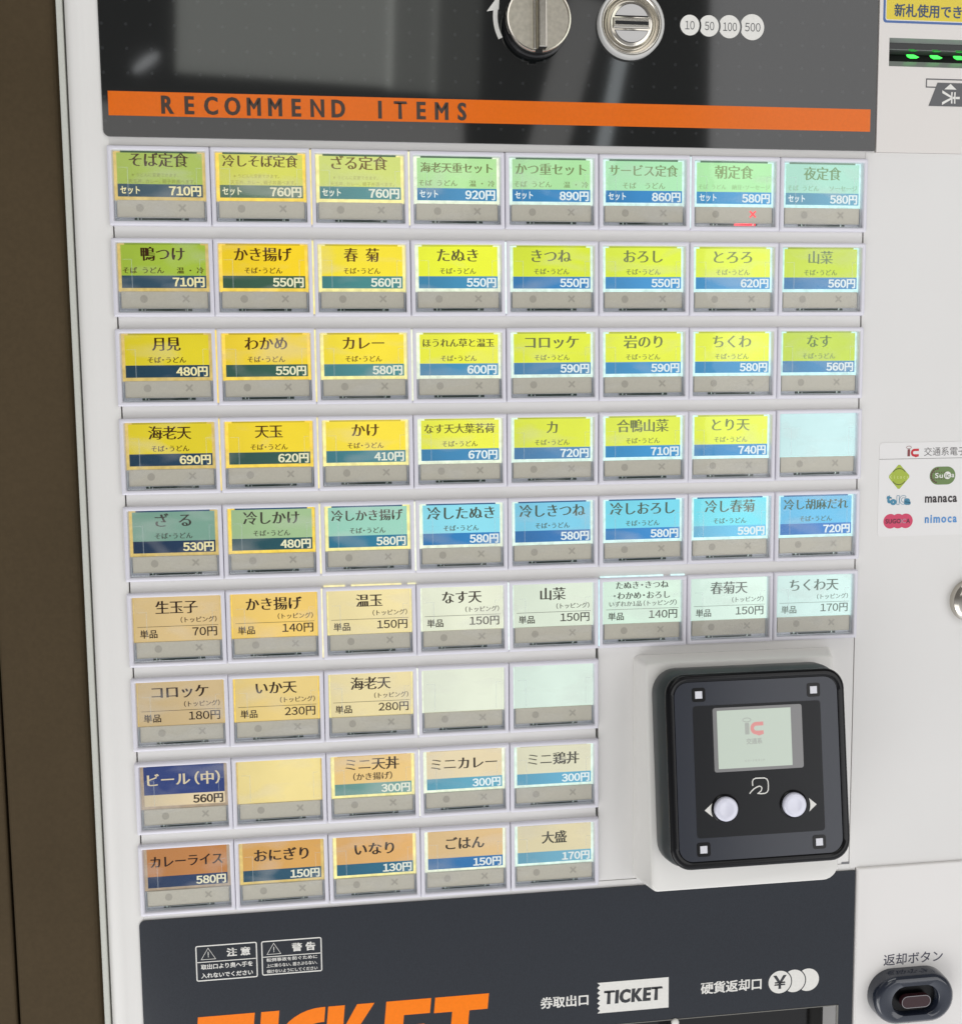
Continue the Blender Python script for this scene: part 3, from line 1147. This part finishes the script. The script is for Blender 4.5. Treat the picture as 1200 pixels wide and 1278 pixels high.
# corner lamps
for p in ((871.5, 867.5), (1014.8, 861), (878, 1060.8), (1022.3, 1051)):
    u, v = rat(*p)
    b = B()
    b.prism(rr2(u - 3.3, u + 3.3, v - 3.3, v + 3.3, 1.2, 5), .1, .35)
    k = part('corner_lamp', b, M_rd2, reader, M=RM)
    b = B()
    b.box(u - 1.75, u + 1.75, -.05, .12, v - 1.75, v + 1.75, .15)
    part('lens', b, mat('lamp_lens_white', (222, 222, 228), .3), k, M=RM)
# round buttons
for p, sg in (((906.5, 1010.5), -1), ((992, 1005), 1)):
    u, v = rat(*p, 2)
    b = B()
    b.loft([circ3(u, v, 6.8, .3), circ3(u, v, 6.8, -.25), circ3(u, v, 6.3, -.5), circ3(u, v, 6.0, -.2)])
    k = part('push_button', b, M_rd2, reader, M=RM, smooth=50)
    b = B()
    b.loft([circ3(u, v, 5.75, -.1), circ3(u, v, 5.75, -1.6), circ3(u, v, 5.4, -2.1), circ3(u, v, 4.9, -2.3), circ3(u, v, 3.0, -2.1), circ3(u, v, 1.2, -2.0)])
    part('button_cap', b, mat('button_cap_pale', (218, 218, 230), .14, coat=.4, emit=(200, 200, 235), es=.04), k, M=RM, smooth=60)
    u, v = rat(p[0] + sg * 18 , p[1] + (.8 if sg < 0 else -.5))
    b = B()
    n_ = 8
    arc = []
    cu_, cv_ = rat(*p)
    for i in range(n_ + 1):
        a = math.radians(-24 + 48 * i / n_)
        arc.append((cu_ + sg * 7.6 * math.cos(a), v + 8.0 * math.sin(a)))
    tip = (cu_ + sg * 10.8, v)
    pts = arc + [tip]
    b.sheet(pts, .08)
    part('arrow_print', b, M_print, reader, M=RM)
# touch symbol
PT = [(460, 853), (476, 832), (496, 812), (520, 796), (545, 786), (560, 790), (568, 802), (562, 826), (545, 842), (527, 850), (560, 853), (595, 850), (615, 838), (624, 818), (625, 780), (622, 745), (612, 724), (590, 714), (550, 715), (512, 717), (492, 727), (484, 748), (487, 784)]
b = B()
pts = [rat(870 + x / 7.06, 870 + y / 7.06) for x, y in PT]
b.stroke(pts, .55, .08)
part('touch_symbol', b, M_print, reader, M=RM)
# small recess beside the housing's foot
x_, z_ = at(1057, 1077, .0025)
b = B()
b.box(x_ - 3.2, x_ + 1.6, 2.55, 3.0, z_ - .5, z_ + .5)
b.prism(circ(x_ + 1.9, z_, .9, 12), 2.5, 3.0)
part('mounting_notch', b, mat('notch_grey', (120, 120, 122), .5), root)

# ------------------------------------------------------------------ lower panel
b = B()
ox0, ox1 = at(764, 1276, .0017)[0], at(1043.5, 1262, .0017)[0]
oz1 = at(1043, 1255.5, .0017)[1]
LX1 = 363.1
b.prism(rr2(-1.0, ox0 - 2, -599, -363.3, (.3, .3, 0, 2.6), 6), 1.7, 2.55)
b.prism(rr2(ox1 + .9, LX1, -599, -363.3, (.3, .3, .3, 0), 6), 1.7, 2.55)
b.prism([(ox0 - 2, oz1 + .6), (ox1 + .9, oz1 + .6), (ox1 + .9, -363.3), (ox0 - 2, -363.3)], 1.7, 2.55)
lower = part('lower_panel', b, M_low)
# outlet
b = B()
b.add([(ox0 - 2, 2.6, oz1 + .6), (ox1 + .9, 2.6, oz1 + .6), (ox1 + .9, 19.8, oz1 - 3), (ox0 - 2, 19.8, oz1 - 3), (ox0 - 2, 19.8, -520), (ox1 + .9, 19.8, -520)], [(0, 1, 2, 3), (3, 2, 5, 4)])
b.box((ox0 + ox1) / 2 - 26, (ox0 + ox1) / 2 - 24.5, 3, 19.5, -520, oz1 - 1)
out = part('ticket_outlet', b, mat('outlet_gloss_black', (9, 8, 8), .12))
b = B()
b.box(ox1 - .2, ox1 + .85, 1.3, 2.2, -520, oz1 + .5, .2)
b.box(ox0 - 1.9, ox1 - .3, 1.5, 2.1, oz1 + .15, oz1 + .55)
part('outlet_edge', b, mat('edge_grey_metal', (130, 128, 122), .35, metal=.6), out)
b = B()
x_, z_ = at(842, 1276, .0015)
b.loft([circ3(x_, z_, 2.0, 1.9, 20), circ3(x_, z_, 2.0, .9, 20), circ3(x_, z_, 1.4, .4, 20)])
part('rivet', b, M_print, out, smooth=50)
# headline cut off by the picture's lower edge
yl = .00165
tl, tr = at(247, 1270, yl), at(610, 1240, yl)
zt = (tl[1] + tr[1]) / 2
CH = 34.0


def letter(poly, x, wd, sh=.10):
    return [(x + px * wd + sh * (pz - 1) * CH, zt + (pz - 1) * CH) for px, pz in poly]


b = B()
Tp = [(0, 1), (1, 1), (1, .76), (.66, .76), (.66, 0), (.34, 0), (.34, .76), (0, .76)]
Ip = [(0, 1), (1, 1), (1, 0), (0, 0)]
Ep = [(0, 1), (1, 1), (1, .77), (.42, .77), (.42, .61), (.9, .61), (.9, .4), (.42, .4), (.42, .22), (1, .22), (1, 0), (0, 0)]
Kp = [(0, 1), (.38, 1), (.38, .62), (.66, 1), (1.06, 1), (.64, .53), (1.1, 0), (.68, 0), (.38, .4), (.38, 0), (0, 0)]
X = lambda px, py: at(px, py, yl)[0]
spans = [(Tp, 247, 318), (Ip, 326, 348.5), ('C', 352, 405), (Kp, 409.5, 464), (Ep, 482, 538), (Tp, 543, 610)]
for poly, a_, b_ in spans:
    pm = 1270 - (a_ - 247) / (610 - 247) * 30
    xa, xb = X(a_, pm), X(b_, pm - 3)
    if poly == 'C':
        pts = []
        cxx, cw = xb - 1.0, xb - xa
        for k in range(19):
            a = math.radians(90 + 180 * k / 18)
            pts.append((cxx + 1.0 * cw * math.cos(a), .5 + .5 * math.sin(a)))
        for k in range(19):
            a = math.radians(270 - 180 * k / 18)
            pts.append((cxx + .52 * cw * math.cos(a), .5 + .27 * math.sin(a)))
        b.sheet([(px + .10 * (pz - 1) * CH, zt + (pz - 1) * CH) for px, pz in [(xb + .4, 1)] + pts[:19] + [(xb + .4, 0), (xb + .4, .23)] + pts[19:] + [(xb + .4, .77)]], 1.64)
    else:
        b.sheet(letter(poly, xa, (xb - xa)), 1.64)
part('headline_lettering', b, mat('orange_headline', (252, 128, 8), .4, spec=.2, grain=.03), lower)

# two white line-framed notices
def notice(px0, px1, pyt, pyb, pym, head, lines, hw):
    xm, ym = (px0 + px1) / 2, (pyt + pyb) / 2
    x0, x1 = at(px0, ym, yl)[0], at(px1, ym, yl)[0]
    z1, z0, zm = at(xm, pyt, yl)[1], at(xm, pyb, yl)[1], at(xm, pym, yl)[1]
    b = B()
    b.stroke(rr2(x0, x1, z0, z1, .7, 4), .55, 1.64, closed=True)
    b.stroke([(x0, zm), (x1, zm)], .4, 1.64)
    tx_, h_ = x0 + (x1 - x0) * .2, (z1 - zm)
    tzc = (z1 + zm) / 2
    b.stroke([(tx_ - h_ * .42, tzc - h_ * .34), (tx_ + h_ * .42, tzc - h_ * .34), (tx_, tzc + h_ * .36)], .42, 1.63, closed=True)
    b.box(tx_ - .16, tx_ + .16, 1.6, 1.66, tzc - .9, tzc + 1.0)
    b.box(tx_ - .18, tx_ + .18, 1.6, 1.66, tzc - 1.7, tzc - 1.3)
    b.text(line(head, HEAVY, hw, x0 + (x1 - x0) * .7, tzc, gap=.35, hs=4.4), 1.63)
    m_ = len(lines)
    for i, t_ in enumerate(lines):
        b.text(line(t_, BOLD if m_ == 2 else (.02, .012), (x1 - x0) * .86, (x0 + x1) / 2, zm - (zm - z0) * (i + .55) / (m_ + .1), hs=2.75 if m_ == 2 else 2.0), 1.63)
    return b


part('caution_notice', notice(245, 320.5, 1179, 1222, 1199.0, '注意', ['取出口より奥へ手を', '入れないでください'], 11.5), M_print, lower)
part('warning_notice', notice(327, 401, 1173, 1214.5, 1192.3, '警告', ['転倒事故を防ぐために', '上に乗らない、揺さぶらない、', '傾けないようにしてください'], 11.5), M_print, lower)

b = B()
x0, z0 = at(674, 1252, yl)
x1, z1 = at(734, 1248.5, yl)
b.text(line('券取出口', BOLD, x1 - x0, (x0 + x1) / 2, (z0 + z1) / 2), 1.64)
x0, z0 = at(874, 1234, yl)
x1, z1 = at(950, 1228, yl)
b.text(line('硬貨返却口', BOLD, x1 - x0, (x0 + x1) / 2, (z0 + z1) / 2), 1.64)
part('outlet_lettering', b, M_print, lower)
b = B()
xa, xb = at(745, 1246, yl)[0], at(834, 1238, yl)[0]
za, zb = at(789, 1223.5, yl)[1], at(789, 1261.5, yl)[1]
zig = []
nz_ = 6
for k in range(nz_ * 2 + 1):
    zig.append((xa + (1.5 if k % 2 else 0), za + (zb - za) * k / (nz_ * 2)))
b.sheet(zig + [(xb, zb), (xb, za)], 1.64)
part('ticket_symbol', b, M_print, lower)
b = B()
x0, x1 = at(752.5, 1244, yl)[0], at(826, 1238, yl)[0]
b.text(line('TICKET', (.075, .04), x1 - x0, (x0 + x1) / 2 + .2, (za + zb) / 2, hs=9.6, gap=.05, shear=.06), 1.6)
part('ticket_symbol_lettering', b, mat('charcoal_print', (44, 46, 50), .5), lower)
b = B()
prev = None
for px, py in ((972.7, 1226), (990.2, 1224.5), (1007.6, 1223)):
    x_, z_ = at(px, py, yl)
    r_ = 6.2
    b.sheet(crescent(x_, z_, r_, prev, 6.75), 1.64)
    if prev is None:
        ycx, ycz = x_, z_
    prev = (x_, z_)
part('coin_return_symbol', b, M_print, lower)
b = B()
b.text(line('￥', (.035, .03), 7.4, ycx, ycz, hs=9.6), 1.6)
part('yen_print', b, MATS['charcoal_print'], lower)

# ------------------------------------------------------------------ right side fittings
# banknote slot
bn = empty('banknote_slot', ((SX0 + 20) * MM, 0, SZ0 * MM), root)
Hs = SZ1 - SZ0
zz = lambda py: at(1150, py, .006)[1]
b = B()
b.box(SX0 - .2, 469.9, 15, 19.9, SZ0 - .1, SZ1 + .1)
part('slot_back', b, M_black, bn)
b = B()
b.add([(SX0, 1.7, SZ1), (470, 1.7, SZ1), (470, 5, SZ1 - 1.2), (SX0, 5, SZ1 - 1.2)], [(0, 1, 2, 3)])
b.add([(SX0, 1.7, SZ0), (470, 1.7, SZ0), (470, 5.2, SZ0 + 3.4), (SX0, 5.2, SZ0 + 3.4)], [(3, 2, 1, 0)])
part('slot_lips', b, mat('slot_lip_grey_green', (140, 146, 140), .3), bn)
b = B()
b.box(SX0, 470, 5.05, 12, SZ1 - 4.2, SZ1 - 1.2)
part('shutter', b, mat('shutter_black', (20, 22, 22), .3), bn)
b = B()
b.box(SX0, 470, 4.9, 12, SZ1 - 4.6, SZ1 - 4.25)
part('shutter_edge', b, mat('shutter_edge_grey', (105, 110, 106), .3), bn)
for k, px in enumerate((1132, 1161, 1190)):
    x_ = at(px, 72, .01)[0]
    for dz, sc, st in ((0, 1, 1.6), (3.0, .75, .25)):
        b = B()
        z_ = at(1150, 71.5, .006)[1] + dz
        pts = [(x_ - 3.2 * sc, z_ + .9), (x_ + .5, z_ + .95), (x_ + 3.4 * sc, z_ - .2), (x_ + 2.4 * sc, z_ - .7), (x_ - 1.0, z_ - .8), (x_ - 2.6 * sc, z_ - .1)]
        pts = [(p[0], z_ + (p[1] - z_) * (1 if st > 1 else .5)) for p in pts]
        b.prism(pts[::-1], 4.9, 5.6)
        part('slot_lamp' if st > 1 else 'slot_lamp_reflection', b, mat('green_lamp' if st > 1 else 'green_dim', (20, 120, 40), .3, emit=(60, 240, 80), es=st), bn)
# yellow sticker
yp = .0016
b = B()
x0, zc = at(1102, 10, yp)[0], at(1150, 29.5, yp)[1]
b.prism(rr2(x0, 480 - 12, zc, zc + 26, 1.6, 5), 1.5, 1.58)
st = part('notes_sticker', b, mat('sticker_blue', (72, 104, 160), .35), root, 'yellow notice sticker with blue border')
b = B()
b.prism(rr2(x0 + 1.1, 466.9, zc + 1.1, zc + 24.9, 1.0, 5), 1.44, 1.49)
part('sticker_white_line', b, M_print, st)
b = B()
b.prism(rr2(x0 + 1.5, 466.5, zc + 1.5, zc + 24.5, .8, 5), 1.38, 1.43)
part('sticker_field', b, mat('sticker_yellow', (222, 200, 58), .35), st)
b = B()
xa = at(1115, 12, yp)[0]
b.text(line('新札使用できます', BOLD, 47.5, xa, at(1150, 13.6, yp)[1], 'l', vc=.38, hs=6.4), 1.33)
part('sticker_lettering', b, mat('sticker_ink_blue', (58, 78, 104), .4), st)
# banknote direction symbol
b = B()
xa = at(1155.5, 104, yp)[0]
z1, z0 = at(1160, 98.5, yp)[1], at(1160, 108.5, yp)[1]
for p0, p1 in (((xa, z1), (xa + 34, z1)), ((xa, z0), (xa + 34, z0)), ((xa, z0 - .25), (xa, z1 + .25))):
    b.stroke([p0, p1], .55, 1.5)
g0, g1 = at(1170, 103, yp), at(1158, 132, yp)
b.sheet([(g1[0], g1[1]), (xa + 40, g1[1]), (xa + 35, g0[1]), (g0[0] - .3, g0[1])], 1.45)
part('banknote_symbol', b, mat('symbol_grey', (92, 92, 94), .45), root)
b = B()
ta = at(1185.5, 104.5, yp)
b.sheet([(ta[0] - 3.2, ta[1] - 2.7), (ta[0] + 3.2, ta[1] - 2.7), (ta[0], ta[1])], 1.4)
yc_ = at(1186, 122, yp)
b.text(line('￥', (.008, .008), 7.0, yc_[0], yc_[1], hs=12.6, turn=1), 1.4)
part('banknote_symbol_print', b, M_print, root)
# IC card sticker
yp = .0024
x0 = at(1095, 610, yp)[0]
z1, z0 = at(1110, 552.5, yp)[1], at(1110, 669.5, yp)[1]
b = B()
b.prism(rr2(x0 + .3, 466, z0, z1, 1.8, 5), 2.25, 2.38)
ic = part('card_brands_sticker', b, mat('sticker_white', (226, 224, 222), .35), root, 'white sticker with six transit card logos')
b = B()
zl = at(1110, 573, yp)[1]
b.box(x0 + .3, 466, 2.2, 2.24, zl - .1, zl + .1)
bi, bc = B(), B()
lx, lz = at(1138.5, 564.3, yp)
logo(bi, bc, lx, lz, .52, 2.2)
xa = at(1152.5, 564, yp)[0]
b.text(line('交通系電子マネー', REG, 36.5, xa, at(1160, 563.5, yp)[1], 'l', vc=.38, hs=4.7), 2.2)
part('sticker_lettering', b, mat('sticker_ink_grey', (96, 92, 92), .5), ic)
part('logo_stem', bi, mat('logo_maroon', (130, 60, 62), .5), ic)
part('logo_horseshoe', bc, mat('logo_red', (196, 34, 48), .5), ic)
# green diamond
x_, z_ = at(1121.2, 594.8, yp)
b = B()
d_ = 5.9
b.sheet([(x_ - d_ + .5, z_ - .6), (x_ - .5, z_ - d_ - .3), (x_ + .5, z_ - d_ - .3), (x_ + d_ - .4, z_ - .6), (x_ + d_ - .4, z_ + .6), (x_ + .5, z_ + d_ + .1), (x_ - .5, z_ + d_ + .1), (x_ - d_ + .5, z_ + .6)], 2.2)
part('diamond_logo', b, mat('logo_lime', (164, 182, 58), .5), ic)
b = B()
for s_ in (1, -1):
    b.stroke([(x_ + 4.0 * math.cos(math.radians(s_ * a)), z_ + 4.1 * math.sin(math.radians(s_ * a))) for a in range(35, 150, 10)], .4, 2.16)
part('diamond_logo_arc', b, mat('logo_dark_olive', (84, 86, 40), .5), ic)
b = B()
b.text(line('Kitaca', (.02, .01), 10.2, x_, z_ - .1, hs=2.6, adv=.8), 2.12)
part('logo_lettering', b, mat('logo_pale_green', (206, 218, 130), .5), ic)
# green capsule
x_, z_ = at(1175.5, 593.5, yp)
b = B()
b.sheet(rr2(x_ - 7.0, x_ + 7.0, z_ - 4.6, z_ + 4.6, 4.55, 9), 2.2)
part('capsule_logo', b, mat('logo_green', (104, 130, 74), .5), ic)
b = B()
for k in range(10):
    a = math.radians(98 + 17 * k)
    b.sheet(circ(x_ - 2.2 + 4.0 * math.cos(a), z_ + 3.6 * math.sin(a), .52, 8), 2.17)
for k in range(6):
    for j in (-1, 1):
        b.sheet(circ(x_ - 4.6 + 1.35 * k, z_ + j * 1.7, .32, 8), 2.17)
part('capsule_logo_dots', b, mat('logo_brown', (86, 50, 44), .5), ic)
b = B()
b.sheet(circ(x_ + 2.7, z_ + .1, 1.95, 24), 2.15)
b.text(line('Su', (.02, .012), 4.3, x_ - 2.0, z_ + .1, hs=3.6), 2.12)
b.text(line('a', (.02, .012), 1.6, x_ + 5.6, z_ - .1, hs=3.6), 2.12)
part('logo_lettering', b, M_print, ic)
b = B()
b.text(line('ic', (.02, .012), 2.4, x_ + 2.7, z_ + .1, hs=3.2), 2.1)
part('logo_lettering', b, mat('logo_green_ink', (90, 112, 70), .5), ic)
# other marks
b = B()
x_, z_ = at(1120.5, 624.5, yp)
b.text(line('t', (.09, .09), 3.0, x_ - 5.0, z_ + .7, hs=5.2), 2.16)
b.text(line('o', (.09, .08), 3.4, x_ - 2.8, z_ - .8, hs=5.0), 2.14)
b.text(line('a', (.09, .08), 3.6, x_ + 4.8, z_ - .7, hs=5.4), 2.14)
b.sheet(circ(x_ - 5.6, z_ + 1.6, .8, 12), 2.12)
b.stroke(rr2(x_ - .95, x_ + .35, z_ - 2.1, z_ + 2.5, .2, 3), .22, 2.1, closed=True)
pc = []
for k in range(15):
    a = math.radians(45 + 270 * k / 14)
    pc.append((x_ + 2.6 + 2.1 * math.cos(a), z_ + .2 + 2.3 * math.sin(a)))
pc2 = [(x_ + 2.6 + 1.05 * math.cos(math.radians(315 - 270 * k / 14)), z_ + .2 + 1.15 * math.sin(math.radians(315 - 270 * k / 14))) for k in range(15)]
b.stroke(pc + pc2, .2, 2.08, closed=True)
part('logo_lettering', b, mat('logo_teal', (66, 134, 164), .5), ic)
b = B()
x_, z_ = at(1173.5, 623, yp)
b.text(line('manaca', (.035, .03), 17.6, x_, z_, hs=6.4), 2.16)
part('logo_lettering', b, mat('logo_black', (54, 48, 50), .5), ic)
b = B()
x_, z_ = at(1120, 650.3, yp)
for i_, dx in enumerate((-4.2, 0, 4.2)):
    b.sheet(circ(x_ + dx, z_, 3.75, 32), 2.2 - .01 * i_)
part('cloud_logo', b, mat('logo_pink', (206, 62, 98), .5), ic)
b = B()
b.text(line('SUGO', (.02, .015), 8.3, x_ - 2.7, z_, hs=3.2), 2.1)
b.text(line('A', (.02, .015), 2.0, x_ + 5.4, z_, hs=3.2), 2.1)
part('logo_lettering', b, mat('logo_plum', (70, 26, 44), .5), ic)
b = B()
b.text(line('IC', (.01, .01), 2.9, x_ + 2.8, z_, hs=3.2), 2.1)
part('logo_lettering', b, mat('logo_mauve', (176, 140, 156), .5), ic)
b = B()
x_, z_ = at(1173.3, 648.3, yp)
b.text(line('nimoca', (.04, .03), 17.6, x_, z_ + .4, hs=6.0, gap=.08), 2.16)
part('logo_lettering', b, mat('logo_blue', (88, 146, 204), .5), ic)

# door lock
x_, z_ = at(1213, 750, 0)
b = B()
b.loft([circ3(x_, z_, 11.2, 2.4), circ3(x_, z_, 11.2, -1.5), circ3(x_, z_, 10.7, -2.2), circ3(x_, z_, 7.0, -4.0), circ3(x_, z_, 6.6, -4.0), circ3(x_, z_, 6.2, -2.6)])
lk = part('door_lock', b, M_chrome, root, smooth=30)
b = B()
b.loft([circ3(x_, z_, 5.9, -2.5), circ3(x_, z_, 5.9, -4.4), circ3(x_, z_, 5.4, -4.8)])
part('key_barrel', b, M_chrome2, lk, smooth=40)
b = B()
b.box(x_ - .6, x_ + .6, -4.95, -4.6, z_ - 3, z_ + 3)
part('keyhole', b, M_black, lk)

# return button
x_, z_ = at(1139.5, 1246, -.006)
rb = empty('return_button', (x_ * MM, 0, z_ * MM), root)
hw, hh = 22.0, 13.3


def stad(w_, h_, y, dz=0):
    return rr(x_ - w_, x_ + w_, z_ - h_ + dz, z_ + h_ + dz, h_ * .98, y, 12)


b = B()
b.loft([stad(hw + .4, hh + .4, .85), stad(hw + .4, hh + .4, -1.0), stad(hw + .1, hh + .1, -5.5), stad(hw - .5, hh - .5, -7.2), stad(hw - 2.0, hh - 2.0, -8.3), stad(hw - 3.0, hh - 2.4, -8.4), stad(hw - 8.6, hh - 5.1, -8.4), stad(hw - 9.0, hh - 5.4, -8.0), stad(hw - 9.3, hh - 5.7, -1)])
part('surround', b, mat('navy_gloss_plastic', (34, 40, 53), .16, coat=.5), rb, smooth=50)
b = B()
b.loft([stad(hw - 9.35, hh - 5.75, -1.2), stad(hw - 9.35, hh - 5.75, -4.3), stad(hw - 10.4, hh - 6.9, -4.3)])
part('recess', b, mat('recess_black', (6, 6, 8), .3, spec=.3), rb, smooth=50)
b = B()
b.loft([stad(8.2, 3.4, -6.2, -.4), stad(8.2, 3.4, -8.4, -.4), stad(7.7, 2.9, -9.0, -.4), stad(7.0, 2.3, -9.0, -.4)])
part('button_cap', b, mat('dark_red_lens', (52, 26, 30), .25), rb, smooth=40)
b = B()
b.stroke([(p[0], p[2]) for p in stad(7.9, 3.15, 0, -.4)], .35, -8.95, closed=True)
part('cap_edge', b, mat('cap_edge_grey', (150, 146, 148), .25, metal=.5), rb)
b = B()
x0, z0 = at(1102, 1198.5, .0009)
x1, z1 = at(1176, 1193, .0009)
b.text(line('返却ボタン', (.01, .01), x1 - x0, (x0 + x1) / 2, (z0 + z1) / 2), .85)
part('return_lettering', b, mat('slate_print', (66, 66, 82), .5), root)
